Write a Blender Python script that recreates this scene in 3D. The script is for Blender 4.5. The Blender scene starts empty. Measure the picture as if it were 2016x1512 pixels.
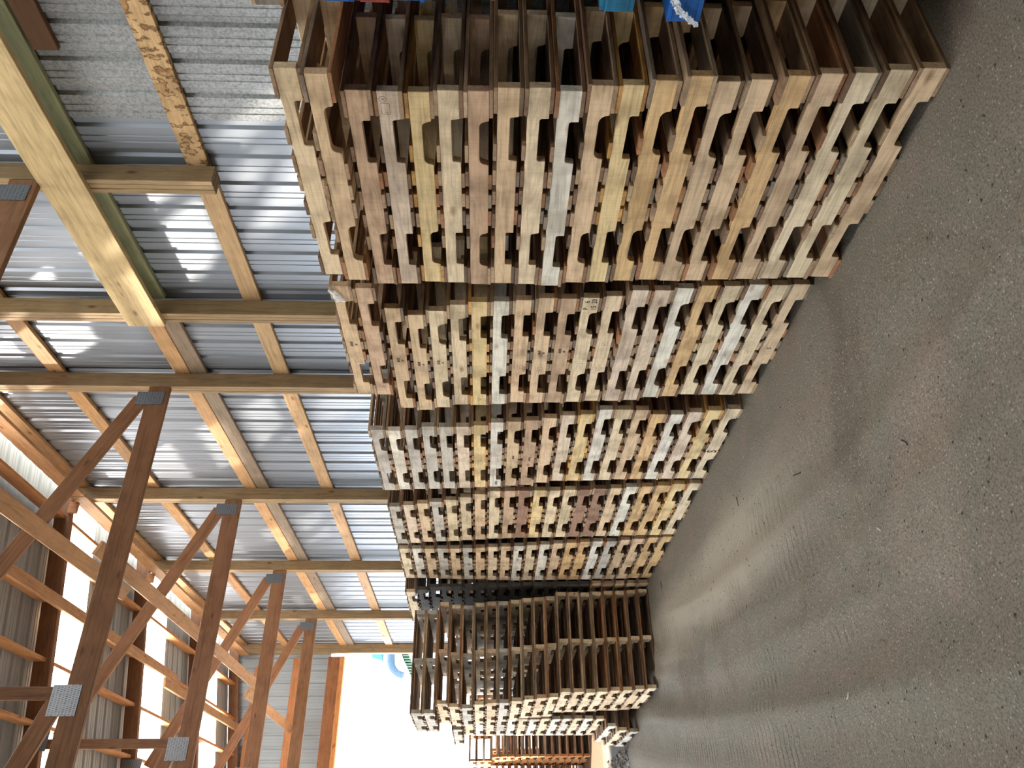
import bpy, bmesh, math, random
from mathutils import Vector, Matrix
R = random.Random(7)
scene = bpy.context.scene
C = scene.collection

# ------------------------------------------------------------------ camera
F_PX, YAW, PIT, ROL, EYE = 1550.56, 0.5618258, 0.0333584, -0.0084603, 1.7544
fw = Vector((math.sin(YAW)*math.cos(PIT), math.cos(YAW)*math.cos(PIT), -math.sin(PIT)))
rt = Vector((math.cos(YAW), -math.sin(YAW), 0))
dn = fw.cross(rt)
rt2 = rt*math.cos(ROL) + dn*math.sin(ROL)
dn2 = -rt*math.sin(ROL) + dn*math.cos(ROL)
cam_d = bpy.data.cameras.new('camera')
cam = bpy.data.objects.new('camera', cam_d); C.objects.link(cam)
m = Matrix((dn2, rt2, -fw)).transposed().to_4x4()      # the phone was held sideways: world up points to the picture's left
m.translation = Vector((0, 0, EYE))
cam.matrix_world = m
cam_d.sensor_fit = 'HORIZONTAL'; cam_d.sensor_width = 36.0
cam_d.lens = 36.0*F_PX/2016.0
cam_d.clip_end = 500
scene.camera = cam

# ------------------------------------------------------------------ world, sun, exposure
w = bpy.data.worlds.new('world'); scene.world = w; w.use_nodes = True
bg = w.node_tree.nodes['Background']
bg.inputs[0].default_value = (0.86, 0.94, 1.0, 1); bg.inputs[1].default_value = 1.0
sd = bpy.data.lights.new('sun', 'SUN'); sd.energy = 4.2; sd.angle = math.radians(2.0); sd.color = (1.0, 0.92, 0.80)
sun = bpy.data.objects.new('sun', sd); C.objects.link(sun)
sun.rotation_euler = Vector((0.95, -0.90, -1.0)).to_track_quat('-Z', 'Y').to_euler()
scene.view_settings.view_transform = 'Standard'
scene.view_settings.look = 'None'
scene.view_settings.gamma = 1.0
scene.view_settings.use_curve_mapping = False
scene.view_settings.exposure = 3.08
try:
    scene.cycles.use_denoising = True
    scene.cycles.max_bounces = 8; scene.cycles.diffuse_bounces = 4
    scene.cycles.transparent_max_bounces = 12
    scene.cycles.sample_clamp_indirect = 6.0
except Exception: pass

# ------------------------------------------------------------------ helpers
def lin(r, g, b):
    f = lambda c: (c/255/12.92) if c/255 <= .04045 else ((c/255+.055)/1.055)**2.4
    return (f(r), f(g), f(b), 1)
def newmat(name):
    m = bpy.data.materials.new(name); m.use_nodes = True
    nt = m.node_tree; b = nt.nodes['Principled BSDF']
    return m, nt, b
def N(nt, t, **kw):
    n = nt.nodes.new(t)
    for k, v in kw.items():
        if k.startswith('i_'): n.inputs[int(k[2:])].default_value = v
        else: setattr(n, k, v)
    return n
def ramp(nt, stops):
    r = nt.nodes.new('ShaderNodeValToRGB'); cr = r.color_ramp
    while len(cr.elements) < len(stops): cr.elements.new(.5)
    for e, (p, c) in zip(cr.elements, stops):
        e.position = p; e.color = c if len(c) == 4 else (*c, 1)
    return r
def g(v): return (v, v, v, 1)

def wood_mat(name, grain=1.0, saw=0.0, knots=0.6, dirt=0.5, stain=0.0, rough=.72):
    m, nt, b = newmat(name); L = nt.links.new
    tc = N(nt, 'ShaderNodeTexCoord'); oi = N(nt, 'ShaderNodeObjectInfo')
    off = N(nt, 'ShaderNodeVectorMath', operation='SCALE'); off.inputs[0].default_value = (37.1, 19.3, 53.7)
    L(oi.outputs['Random'], off.inputs['Scale'])
    add = N(nt, 'ShaderNodeVectorMath', operation='ADD'); L(tc.outputs['Object'], add.inputs[0]); L(off.outputs[0], add.inputs[1])
    mp = N(nt, 'ShaderNodeMapping'); mp.inputs['Scale'].default_value = (1.6, 26, 26); L(add.outputs[0], mp.inputs[0])
    n1 = N(nt, 'ShaderNodeTexNoise'); n1.inputs['Scale'].default_value = 2.2*grain; n1.inputs['Detail'].default_value = 5; n1.inputs['Distortion'].default_value = .5
    L(mp.outputs[0], n1.inputs['Vector'])
    # cathedral figure
    mp2 = N(nt, 'ShaderNodeMapping'); mp2.inputs['Scale'].default_value = (1.1, 9, 9); L(add.outputs[0], mp2.inputs[0])
    n2 = N(nt, 'ShaderNodeTexNoise'); n2.inputs['Scale'].default_value = 1.3; n2.inputs['Detail'].default_value = 1; L(mp2.outputs[0], n2.inputs['Vector'])
    mul = N(nt, 'ShaderNodeMath', operation='MULTIPLY'); L(n2.outputs['Fac'], mul.inputs[0]); mul.inputs[1].default_value = 26
    fr = N(nt, 'ShaderNodeMath', operation='PINGPONG'); L(mul.outputs[0], fr.inputs[0]); fr.inputs[1].default_value = 1
    r1 = ramp(nt, [(.3, g(.7)), (.48, g(.97)), (.72, g(1.08))]); L(n1.outputs['Fac'], r1.inputs[0])
    r2 = ramp(nt, [(0, g(.87)), (.45, g(1.0)), (1, g(1.05))]); L(fr.outputs[0], r2.inputs[0])
    mA = N(nt, 'ShaderNodeMix', data_type='RGBA', blend_type='MULTIPLY'); mA.inputs[0].default_value = 1
    L(oi.outputs['Color'], mA.inputs[6]); L(r1.outputs[0], mA.inputs[7])
    mB = N(nt, 'ShaderNodeMix', data_type='RGBA', blend_type='MULTIPLY'); mB.inputs[0].default_value = .8
    L(mA.outputs[2], mB.inputs[6]); L(r2.outputs[0], mB.inputs[7])
    last = mB
    # blotchy dirt / weathering
    n3 = N(nt, 'ShaderNodeTexNoise'); n3.inputs['Scale'].default_value = 5.5; n3.inputs['Detail'].default_value = 4; L(add.outputs[0], n3.inputs['Vector'])
    r3 = ramp(nt, [(.36, (.42, .38, .34, 1)), (.56, g(1))]); L(n3.outputs['Fac'], r3.inputs[0])
    mC = N(nt, 'ShaderNodeMix', data_type='RGBA', blend_type='MULTIPLY'); mC.inputs[0].default_value = dirt
    L(last.outputs[2], mC.inputs[6]); L(r3.outputs[0], mC.inputs[7]); last = mC
    if knots:
        mpk = N(nt, 'ShaderNodeMapping'); mpk.inputs['Scale'].default_value = (2.6, 6.5, 6.5); L(add.outputs[0], mpk.inputs[0])
        vo = N(nt, 'ShaderNodeTexVoronoi'); vo.inputs['Scale'].default_value = 1.0; L(mpk.outputs[0], vo.inputs['Vector'])
        rk = ramp(nt, [(.0, (.16, .1, .06, 1)), (.05, (.34, .22, .14, 1)), (.075, (.6, .5, .4, 1)), (.13, g(1))]); L(vo.outputs['Distance'], rk.inputs[0])
        mK = N(nt, 'ShaderNodeMix', data_type='RGBA', blend_type='MULTIPLY'); mK.inputs[0].default_value = knots
        L(last.outputs[2], mK.inputs[6]); L(rk.outputs[0], mK.inputs[7]); last = mK
    if stain:
        mps = N(nt, 'ShaderNodeMapping'); mps.inputs['Scale'].default_value = (7, 4, 4); L(add.outputs[0], mps.inputs[0])
        ns = N(nt, 'ShaderNodeTexNoise'); ns.inputs['Scale'].default_value = 1; ns.inputs['Detail'].default_value = 4; ns.inputs['Roughness'].default_value = .6; L(mps.outputs[0], ns.inputs['Vector'])
        rs = ramp(nt, [(.40, (.85, .8, .72, 1)), (.425, (.2, .14, .1, 1)), (.45, g(1)), (.53, g(1)), (.56, (.22, .16, .11, 1)), (.58, (.45, .36, .28, 1)), (.63, (.8, .72, .62, 1))]); L(ns.outputs['Fac'], rs.inputs[0])
        mS = N(nt, 'ShaderNodeMix', data_type='RGBA', blend_type='MULTIPLY'); mS.inputs[0].default_value = stain
        L(last.outputs[2], mS.inputs[6]); L(rs.outputs[0], mS.inputs[7]); last = mS
    bm_h = n1.outputs['Fac']
    if saw:
        sx = N(nt, 'ShaderNodeMapping'); sx.inputs['Scale'].default_value = (120, 1.5, 9); sx.inputs['Rotation'].default_value = (0, .25, 0); L(add.outputs[0], sx.inputs[0])
        nw = N(nt, 'ShaderNodeTexNoise'); nw.inputs['Scale'].default_value = 1; nw.inputs['Detail'].default_value = 2; L(sx.outputs[0], nw.inputs['Vector'])
        rw = ramp(nt, [(.3, g(.7)), (.52, g(1))]); L(nw.outputs['Fac'], rw.inputs[0])
        mW = N(nt, 'ShaderNodeMix', data_type='RGBA', blend_type='MULTIPLY'); mW.inputs[0].default_value = saw
        L(last.outputs[2], mW.inputs[6]); L(rw.outputs[0], mW.inputs[7]); last = mW
        s2 = N(nt, 'ShaderNodeMath', operation='ADD'); L(n1.outputs['Fac'], s2.inputs[0]); L(nw.outputs['Fac'], s2.inputs[1]); bm_h = s2.outputs[0]
    L(last.outputs[2], b.inputs['Base Color'])
    bu = N(nt, 'ShaderNodeBump'); bu.inputs['Strength'].default_value = .35; bu.inputs['Distance'].default_value = .002
    L(bm_h, bu.inputs['Height']); L(bu.outputs[0], b.inputs['Normal'])
    b.inputs['Roughness'].default_value = rough
    b.inputs['Specular IOR Level'].default_value = .25
    return m

M_PAL = wood_mat('rough pallet wood', saw=.3, knots=.65, dirt=.6)
M_DECK = wood_mat('weathered deck board wood', saw=.2, knots=.4, dirt=.7)
M_LUM = wood_mat('framing lumber', grain=.8, knots=.75, dirt=.25, rough=.6)
M_STAIN = wood_mat('water stained lumber', grain=.8, knots=.6, dirt=.4, stain=.95)

def metal_mat(name, col, rough, metallic, streak=(1, 1, .6), spangle=0, dirt=.3):
    m, nt, b = newmat(name); L = nt.links.new
    tc = N(nt, 'ShaderNodeTexCoord')
    mp = N(nt, 'ShaderNodeMapping'); mp.inputs['Scale'].default_value = streak; L(tc.outputs['Object'], mp.inputs[0])
    n = N(nt, 'ShaderNodeTexNoise'); n.inputs['Scale'].default_value = 3; n.inputs['Detail'].default_value = 5; L(mp.outputs[0], n.inputs['Vector'])
    r = ramp(nt, [(.3, tuple(c*(1-dirt) for c in col[:3])+(1,)), (.62, col)]); L(n.outputs['Fac'], r.inputs[0])
    rr = ramp(nt, [(.3, g(min(1, rough+.18))), (.7, g(rough))]); L(n.outputs['Fac'], rr.inputs[0])
    out = r.outputs[0]
    if spangle:
        n2 = N(nt, 'ShaderNodeTexNoise'); n2.inputs['Scale'].default_value = 60; n2.inputs['Detail'].default_value = 6; n2.inputs['Roughness'].default_value = .7; L(tc.outputs['Object'], n2.inputs['Vector'])
        r2 = ramp(nt, [(.38, g(.55)), (.5, g(.9)), (.6, g(1.1))]); L(n2.outputs['Fac'], r2.inputs[0])
        mx = N(nt, 'ShaderNodeMix', data_type='RGBA', blend_type='MULTIPLY'); mx.inputs[0].default_value = spangle
        L(out, mx.inputs[6]); L(r2.outputs[0], mx.inputs[7]); out = mx.outputs[2]
    L(out, b.inputs['Base Color']); L(rr.outputs[0], b.inputs['Roughness'])
    b.inputs['Metallic'].default_value = metallic
    return m
M_GALV = metal_mat('bare galvalume sheet', lin(148, 155, 166), .36, .92, (.5, .5, .12), dirt=.12)
M_OLD = metal_mat('old spangled galvanised sheet', lin(158, 161, 164), .42, .85, (.6, .6, .3), spangle=.85, dirt=.35)
M_ROOF = metal_mat('grey primed roof sheet', lin(166, 178, 188), .5, 0.0, (.2, 1, 1), dirt=.06)
M_ENDW = metal_mat('grey backed wall sheet', lin(150, 158, 164), .5, 0.0, (1, 1, .2), dirt=.12)

M_DARKW = metal_mat('dark low-bounce wall sheet', lin(82, 80, 76), .6, 0.0, (1, 1, .2), dirt=.3)  # colour kept dark on the unseen walls to cut bounced light
def sky_mat():
    m, nt, b = newmat('translucent fibreglass sheet'); L = nt.links.new
    nt.nodes.remove(b); o = nt.nodes['Material Output']
    t = N(nt, 'ShaderNodeBsdfTransparent'); t.inputs[0].default_value = (1, .97, .92, 1)
    tl = N(nt, 'ShaderNodeBsdfTranslucent'); tl.inputs[0].default_value = (.95, .93, .88, 1)
    gl = N(nt, 'ShaderNodeBsdfDiffuse'); gl.inputs[0].default_value = (.9, .9, .86, 1)
    a = N(nt, 'ShaderNodeMixShader'); a.inputs[0].default_value = .22; L(tl.outputs[0], a.inputs[1]); L(t.outputs[0], a.inputs[2])
    c = N(nt, 'ShaderNodeMixShader'); c.inputs[0].default_value = .1; L(a.outputs[0], c.inputs[1]); L(gl.outputs[0], c.inputs[2])
    L(c.outputs[0], o.inputs[0]); return m
M_SKYL = sky_mat()

def plain(name, col, rough=.6, metallic=0.0):
    m, nt, b = newmat(name)
    tc = N(nt, 'ShaderNodeTexCoord'); n = N(nt, 'ShaderNodeTexNoise'); n.inputs['Scale'].default_value = 14; n.inputs['Detail'].default_value = 5
    nt.links.new(tc.outputs['Object'], n.inputs['Vector'])
    r = ramp(nt, [(.35, tuple(c*.7 for c in col[:3])+(1,)), (.6, col)]); nt.links.new(n.outputs['Fac'], r.inputs[0])
    nt.links.new(r.outputs[0], b.inputs['Base Color'])
    b.inputs['Roughness'].default_value = rough; b.inputs['Metallic'].default_value = metallic
    return m
M_INK = plain('faded black ink', lin(70, 60, 55), .9)
M_INKD = plain('dark stencil ink', lin(38, 32, 30), .9)
M_RED = plain('brown stamp ink', lin(140, 78, 50), .9)
M_REDP = plain('red marker', lin(190, 50, 40), .9)

def plate_mat():
    m, nt, b = newmat('punched gang plate steel'); L = nt.links.new
    tc = N(nt, 'ShaderNodeTexCoord')
    mp = N(nt, 'ShaderNodeMapping'); mp.inputs['Scale'].default_value = (1, 1, 1); mp.inputs['Rotation'].default_value = (math.pi/2, 0, 0); L(tc.outputs['Object'], mp.inputs[0])
    br = N(nt, 'ShaderNodeTexBrick'); br.offset = .5
    br.inputs['Scale'].default_value = 1; br.inputs['Brick Width'].default_value = .012; br.inputs['Row Height'].default_value = .024
    br.inputs['Mortar Size'].default_value = .0042; br.inputs['Mortar Smooth'].default_value = .2
    br.inputs['Color1'].default_value = g(.05); br.inputs['Color2'].default_value = g(.12); br.inputs['Mortar'].default_value = lin(128, 134, 142)
    L(mp.outputs[0], br.inputs['Vector'])
    L(br.outputs['Color'], b.inputs['Base Color'])
    bu = N(nt, 'ShaderNodeBump'); bu.inputs['Strength'].default_value = .8; bu.inputs['Distance'].default_value = .004; L(br.outputs['Fac'], bu.inputs['Height']); L(bu.outputs[0], b.inputs['Normal'])
    b.inputs['Metallic'].default_value = .75; b.inputs['Roughness'].default_value = .38
    return m
M_PLATE = plate_mat()

def mesh_from(name, verts, faces, mats, smooth=False, fm=None):
    me = bpy.data.meshes.new(name); me.from_pydata(verts, [], faces); me.update()
    for mm in (mats if isinstance(mats, (list, tuple)) else [mats]): me.materials.append(mm)
    if fm:
        for p, i in zip(me.polygons, fm): p.material_index = i
    if smooth: me.shade_smooth()
    return me
def link(name, me, parent=None, loc=None, rot=None):
    o = bpy.data.objects.new(name, me); C.objects.link(o)
    if parent: o.parent = parent
    if loc is not None: o.location = loc
    if rot is not None: o.rotation_euler = rot
    return o
def tag(o, label=None, cat=None, group=None, kind=None):
    if label: o['label'] = label
    if cat: o['category'] = cat
    if group: o['group'] = group
    if kind: o['kind'] = kind
    return o
def empty(name, loc=(0, 0, 0), rz=0):
    o = bpy.data.objects.new(name, None); C.objects.link(o); o.location = loc; o.rotation_euler = (0, 0, rz); o.empty_display_size = .1
    return o
def box_mesh(name, l, wd, t, mat, bev=.003, seg=1, warp=0, rnd=None):
    """board with its length along local x, centred"""
    bm = bmesh.new(); bmesh.ops.create_cube(bm, size=1)
    bmesh.ops.scale(bm, vec=(l, wd, t), verts=bm.verts)
    if warp:
        es = [e for e in bm.edges if abs((e.verts[0].co-e.verts[1].co).x) > l*.5]
        bmesh.ops.subdivide_edges(bm, edges=es, cuts=5)
        rnd = rnd or R; ph = rnd.uniform(0, 6)
        for v in bm.verts:
            v.co.y += warp*math.sin(v.co.x/l*3+ph); v.co.z += warp*.5*math.sin(v.co.x/l*4+ph*2)
            v.co += Vector((0, rnd.uniform(-1, 1)*warp*.25, rnd.uniform(-1, 1)*warp*.2))
    if bev:
        es = [e for e in bm.edges if len(e.link_faces) == 2 and e.calc_face_angle(0) > .9]
        bmesh.ops.bevel(bm, geom=es, offset=bev, segments=seg, affect='EDGES')
    me = bpy.data.meshes.new(name); bm.to_mesh(me); bm.free(); me.materials.append(mat)
    return me
def board(name, p0, p1, wide_dir, wd, t, mat, col, parent=None, bev=.003):
    """a board from p0 to p1 (centre line); wide_dir = direction of its wide face's width"""
    p0, p1 = Vector(p0), Vector(p1); x = (p1-p0).normalized(); l = (p1-p0).length
    y = Vector(wide_dir); y = (y - x*y.dot(x)).normalized(); z = x.cross(y)
    me = box_mesh(name, l, wd, t, mat, bev)
    o = link(name, me, parent)
    mm = Matrix((x, y, z)).transposed().to_4x4(); mm.translation = (p0+p1)/2
    if parent: mm = Matrix.Translation(parent.location).inverted() @ mm
    o.matrix_local = mm
    o.color = col
    return o
def jit(c, a=.06):
    k = 1+R.uniform(-a, a); return (c[0]*k*(1+R.uniform(-a, a)*.4), c[1]*k, c[2]*k*(1+R.uniform(-a, a)*.5), 1)

YP = [3.5636+2.44*k for k in range(6)]      # frame lines 0..5 (the last is the end wall)
XP = 3.725                                   # inner face of the wall posts
ROOFZ = lambda x: 6.665-.16*(3.7-x)          # underside of the roof sheets
Y_BACK = -4.0; X_LEFT = -8.4; Y_END = 15.80

# ------------------------------------------------------------------ ground and floor
def floor_mat():
    m, nt, b = newmat('packed millings and dirt floor'); L = nt.links.new
    tc = N(nt, 'ShaderNodeTexCoord'); P = tc.outputs['Object']
    nA = N(nt, 'ShaderNodeTexNoise'); nA.inputs['Scale'].default_value = 1.1; nA.inputs['Detail'].default_value = 5; nA.inputs['Distortion'].default_value = .8; L(P, nA.inputs['Vector'])
    rA = ramp(nt, [(.3, lin(108, 100, 90)), (.42, lin(122, 114, 103)), (.52, lin(118, 113, 103)), (.62, lin(128, 119, 108)), (.75, lin(136, 128, 116))]); L(nA.outputs['Fac'], rA.inputs[0])
    mpp = N(nt, 'ShaderNodeMapping'); mpp.inputs['Scale'].default_value = (1, .35, 1); L(P, mpp.inputs[0])
    nH = N(nt, 'ShaderNodeTexNoise'); nH.inputs['Scale'].default_value = 2.6; nH.inputs['Detail'].default_value = 2; L(mpp.outputs[0], nH.inputs['Vector'])
    rH = ramp(nt, [(.38, (1.03, .985, .97, 1)), (.5, g(1)), (.62, (.985, 1.0, .97, 1))]); L(nH.outputs['Fac'], rH.inputs[0])
    m0 = N(nt, 'ShaderNodeMix', data_type='RGBA', blend_type='MULTIPLY'); m0.inputs[0].default_value = 1; L(rA.outputs[0], m0.inputs[6]); L(rH.outputs[0], m0.inputs[7])
    nB = N(nt, 'ShaderNodeTexNoise'); nB.inputs['Scale'].default_value = 110; nB.inputs['Detail'].default_value = 4; L(P, nB.inputs['Vector'])
    rB = ramp(nt, [(.34, g(.55)), (.5, g(.95)), (.66, g(1.25))]); L(nB.outputs['Fac'], rB.inputs[0])
    m1 = N(nt, 'ShaderNodeMix', data_type='RGBA', blend_type='MULTIPLY'); m1.inputs[0].default_value = .85; L(m0.outputs[2], m1.inputs[6]); L(rB.outputs[0], m1.inputs[7])
    # pale stone chips
    vo = N(nt, 'ShaderNodeTexVoronoi'); vo.inputs['Scale'].default_value = 75; L(P, vo.inputs['Vector'])
    sep = N(nt, 'ShaderNodeSeparateColor'); L(vo.outputs['Color'], sep.inputs[0])
    thr = N(nt, 'ShaderNodeMath', operation='GREATER_THAN'); L(sep.outputs[0], thr.inputs[0]); thr.inputs[1].default_value = .86
    dd = N(nt, 'ShaderNodeMath', operation='LESS_THAN'); L(vo.outputs['Distance'], dd.inputs[0]); dd.inputs[1].default_value = .33
    mk = N(nt, 'ShaderNodeMath', operation='MULTIPLY'); L(thr.outputs[0], mk.inputs[0]); L(dd.outputs[0], mk.inputs[1])
    mk2 = N(nt, 'ShaderNodeMath', operation='MULTIPLY'); L(mk.outputs[0], mk2.inputs[0]); mk2.inputs[1].default_value = .55
    m2 = N(nt, 'ShaderNodeMix', data_type='RGBA'); L(mk2.outputs[0], m2.inputs[0]); L(m1.outputs[2], m2.inputs[6]); m2.inputs[7].default_value = lin(178, 172, 160)
    # tyre tracks : two curving bands of cross lugs
    xyz = N(nt, 'ShaderNodeSeparateXYZ'); L(P, xyz.inputs[0])
    def curve(a, b_, c):
        q = N(nt, 'ShaderNodeMath', operation='MULTIPLY_ADD'); L(xyz.outputs[1], q.inputs[0]); q.inputs[1].default_value = c; q.inputs[2].default_value = b_
        q2 = N(nt, 'ShaderNodeMath', operation='MULTIPLY_ADD'); L(xyz.outputs[1], q2.inputs[0]); L(q.outputs[0], q2.inputs[1]); q2.inputs[2].default_value = a
        d = N(nt, 'ShaderNodeMath', operation='SUBTRACT'); L(xyz.outputs[0], d.inputs[0]); L(q2.outputs[0], d.inputs[1])
        ab = N(nt, 'ShaderNodeMath', operation='ABSOLUTE'); L(d.outputs[0], ab.inputs[0])
        mr = N(nt, 'ShaderNodeMapRange', interpolation_type='SMOOTHSTEP'); L(ab.outputs[0], mr.inputs[0])
        mr.inputs[1].default_value = .16; mr.inputs[2].default_value = .11; mr.inputs[3].default_value = 0; mr.inputs[4].default_value = 1
        # lugs skewed with distance from the centre line
        sk = N(nt, 'ShaderNodeMath', operation='MULTIPLY_ADD'); L(ab.outputs[0], sk.inputs[0]); sk.inputs[1].default_value = .45; L(xyz.outputs[1], sk.inputs[2])
        fr = N(nt, 'ShaderNodeMath', operation='MULTIPLY'); L(sk.outputs[0], fr.inputs[0]); fr.inputs[1].default_value = 2*math.pi/.075
        si = N(nt, 'ShaderNodeMath', operation='SINE'); L(fr.outputs[0], si.inputs[0])
        rr = N(nt, 'ShaderNodeMapRange'); L(si.outputs[0], rr.inputs[0]); rr.inputs[1].default_value = -.5; rr.inputs[2].default_value = .5
        o = N(nt, 'ShaderNodeMath', operation='MULTIPLY'); L(rr.outputs[0], o.inputs[0]); L(mr.outputs[0], o.inputs[1])
        # fade in and out along the floor
        nf = N(nt, 'ShaderNodeTexNoise'); nf.inputs['Scale'].default_value = 1.7; nf.inputs['Detail'].default_value = 3; L(P, nf.inputs['Vector'])
        rf = N(nt, 'ShaderNodeMapRange'); L(nf.outputs['Fac'], rf.inputs[0]); rf.inputs[1].default_value = .42; rf.inputs[2].default_value = .55
        o2 = N(nt, 'ShaderNodeMath', operation='MULTIPLY'); L(o.outputs[0], o2.inputs[0]); L(rf.outputs[0], o2.inputs[1])
        return o2, mr
    near = N(nt, 'ShaderNodeMapRange', interpolation_type='SMOOTHSTEP'); L(xyz.outputs[1], near.inputs[0]); near.inputs[1].default_value = 3.2; near.inputs[2].default_value = 4.8; near.inputs[3].default_value = .18
    ts = [curve(2.32, -.24, .033), curve(1.75, -.14, .022), curve(1.18, -.17, .026), curve(.55, .07, .006), curve(.1, .09, .004)]
    hsum = None
    for t, _ in ts:
        if hsum is None: hsum = t.outputs[0]
        else:
            s = N(nt, 'ShaderNodeMath', operation='ADD'); L(hsum, s.inputs[0]); L(t.outputs[0], s.inputs[1]); hsum = s.outputs[0]
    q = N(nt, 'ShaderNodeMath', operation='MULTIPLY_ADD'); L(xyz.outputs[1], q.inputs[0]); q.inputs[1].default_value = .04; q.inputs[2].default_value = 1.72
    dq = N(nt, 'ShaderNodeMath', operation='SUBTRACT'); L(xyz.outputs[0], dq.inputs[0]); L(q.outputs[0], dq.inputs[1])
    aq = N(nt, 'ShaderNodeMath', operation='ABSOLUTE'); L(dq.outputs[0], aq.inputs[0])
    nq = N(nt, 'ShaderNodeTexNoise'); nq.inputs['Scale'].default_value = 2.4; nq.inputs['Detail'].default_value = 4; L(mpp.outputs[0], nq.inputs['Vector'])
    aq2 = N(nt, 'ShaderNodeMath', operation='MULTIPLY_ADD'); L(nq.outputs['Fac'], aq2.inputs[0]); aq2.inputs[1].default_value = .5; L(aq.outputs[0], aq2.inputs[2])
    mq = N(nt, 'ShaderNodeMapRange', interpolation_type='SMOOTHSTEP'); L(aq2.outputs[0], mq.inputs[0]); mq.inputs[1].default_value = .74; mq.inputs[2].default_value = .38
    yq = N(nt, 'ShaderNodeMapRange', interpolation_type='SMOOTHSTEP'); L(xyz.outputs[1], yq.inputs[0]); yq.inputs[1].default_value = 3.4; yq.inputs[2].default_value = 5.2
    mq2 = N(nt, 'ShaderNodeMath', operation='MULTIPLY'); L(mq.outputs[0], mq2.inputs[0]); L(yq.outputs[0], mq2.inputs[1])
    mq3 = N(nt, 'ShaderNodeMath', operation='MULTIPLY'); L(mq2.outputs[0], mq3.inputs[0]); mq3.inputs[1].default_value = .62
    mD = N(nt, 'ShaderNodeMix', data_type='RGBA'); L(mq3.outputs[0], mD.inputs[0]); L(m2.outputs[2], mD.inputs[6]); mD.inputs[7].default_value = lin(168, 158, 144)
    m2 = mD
    hm = N(nt, 'ShaderNodeMath', operation='MULTIPLY'); L(hsum, hm.inputs[0]); L(near.outputs[0], hm.inputs[1]); hsum = hm.outputs[0]
    # dark wet stain and rubble patch by the end door
    nt2 = N(nt, 'ShaderNodeTexNoise'); nt2.inputs['Scale'].default_value = .9; nt2.inputs['Detail'].default_value = 6; L(P, nt2.inputs['Vector'])
    yr = N(nt, 'ShaderNodeMapRange'); L(xyz.outputs[1], yr.inputs[0]); yr.inputs[1].default_value = 9.8; yr.inputs[2].default_value = 10.6
    yr2 = N(nt, 'ShaderNodeMapRange'); L(xyz.outputs[1], yr2.inputs[0]); yr2.inputs[1].default_value = 12.4; yr2.inputs[2].default_value = 11.9
    ym = N(nt, 'ShaderNodeMath', operation='MULTIPLY'); L(yr.outputs[0], ym.inputs[0]); L(yr2.outputs[0], ym.inputs[1])
    yn = N(nt, 'ShaderNodeMapRange'); L(nt2.outputs['Fac'], yn.inputs[0]); yn.inputs[1].default_value = .42; yn.inputs[2].default_value = .5
    ym2 = N(nt, 'ShaderNodeMath', operation='MULTIPLY'); L(ym.outputs[0], ym2.inputs[0]); L(yn.outputs[0], ym2.inputs[1])
    m3 = N(nt, 'ShaderNodeMix', data_type='RGBA'); L(ym2.outputs[0], m3.inputs[0]); L(m2.outputs[2], m3.inputs[6]); m3.inputs[7].default_value = lin(66, 62, 60)
    # dirt turns tan outside the door
    yo = N(nt, 'ShaderNodeMapRange'); L(xyz.outputs[1], yo.inputs[0]); yo.inputs[1].default_value = 12.0; yo.inputs[2].default_value = 12.6
    m4 = N(nt, 'ShaderNodeMix', data_type='RGBA'); L(yo.outputs[0], m4.inputs[0]); L(m3.outputs[2], m4.inputs[6]); m4.inputs[7].default_value = lin(98, 70, 48)
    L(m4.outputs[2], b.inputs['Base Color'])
    b.inputs['Roughness'].default_value = .85; b.inputs['Specular IOR Level'].default_value = .3
    # bumps
    nC = N(nt, 'ShaderNodeTexNoise'); nC.inputs['Scale'].default_value = 28; nC.inputs['Detail'].default_value = 8; nC.inputs['Roughness'].default_value = .65; L(P, nC.inputs['Vector'])
    b1 = N(nt, 'ShaderNodeBump'); b1.inputs['Strength'].default_value = .9; b1.inputs['Distance'].default_value = .012; L(nC.outputs['Fac'], b1.inputs['Height'])
    b2 = N(nt, 'ShaderNodeBump'); b2.inputs['Strength'].default_value = .8; b2.inputs['Distance'].default_value = .010; L(hsum, b2.inputs['Height']); L(b1.outputs[0], b2.inputs['Normal'])
    b3 = N(nt, 'ShaderNodeBump'); b3.inputs['Strength'].default_value = .7; b3.inputs['Distance'].default_value = .01; L(mk.outputs[0], b3.inputs['Height']); L(b2.outputs[0], b3.inputs['Normal'])
    L(b3.outputs[0], b.inputs['Normal'])
    return m
M_FLOOR = floor_mat()
def floor_h(x, y):
    h = .012*math.sin(x*1.3+y*.7)*math.sin(y*.9-x*.4)
    for a, b_, c in ((2.32, -.24, .033), (1.75, -.14, .022), (1.18, -.17, .026), (.55, .07, .006), (.1, .09, .004)):
        d = x-(a+b_*y+c*y*y); h -= .016*math.exp(-(d/.11)**2); h += .008*math.exp(-((abs(d)-.2)/.06)**2)
    k = min(1, max(0, (2.35-x)/.4)); return h*k
xs = [X_LEFT+.3*i for i in range(int((-1-X_LEFT)/.3)+1)]
xs = [x for x in xs if x < -1] + [-1+.045*i for i in range(78)] + [2.52, 3.2, 3.95]
ys = [Y_BACK+.5*i for i in range(10)] + [1+.07*i for i in range(170)] + [13+.4*i for i in range(7)] + [15.8]
vs = [(x, y, floor_h(x, y)) for y in ys for x in xs]; nx = len(xs)
fs = [(j*nx+i, j*nx+i+1, (j+1)*nx+i+1, (j+1)*nx+i) for j in range(len(ys)-1) for i in range(nx-1)]
fl = link('floor', mesh_from('floor', vs, fs, M_FLOOR, smooth=True)); tag(fl, kind='structure')
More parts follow.
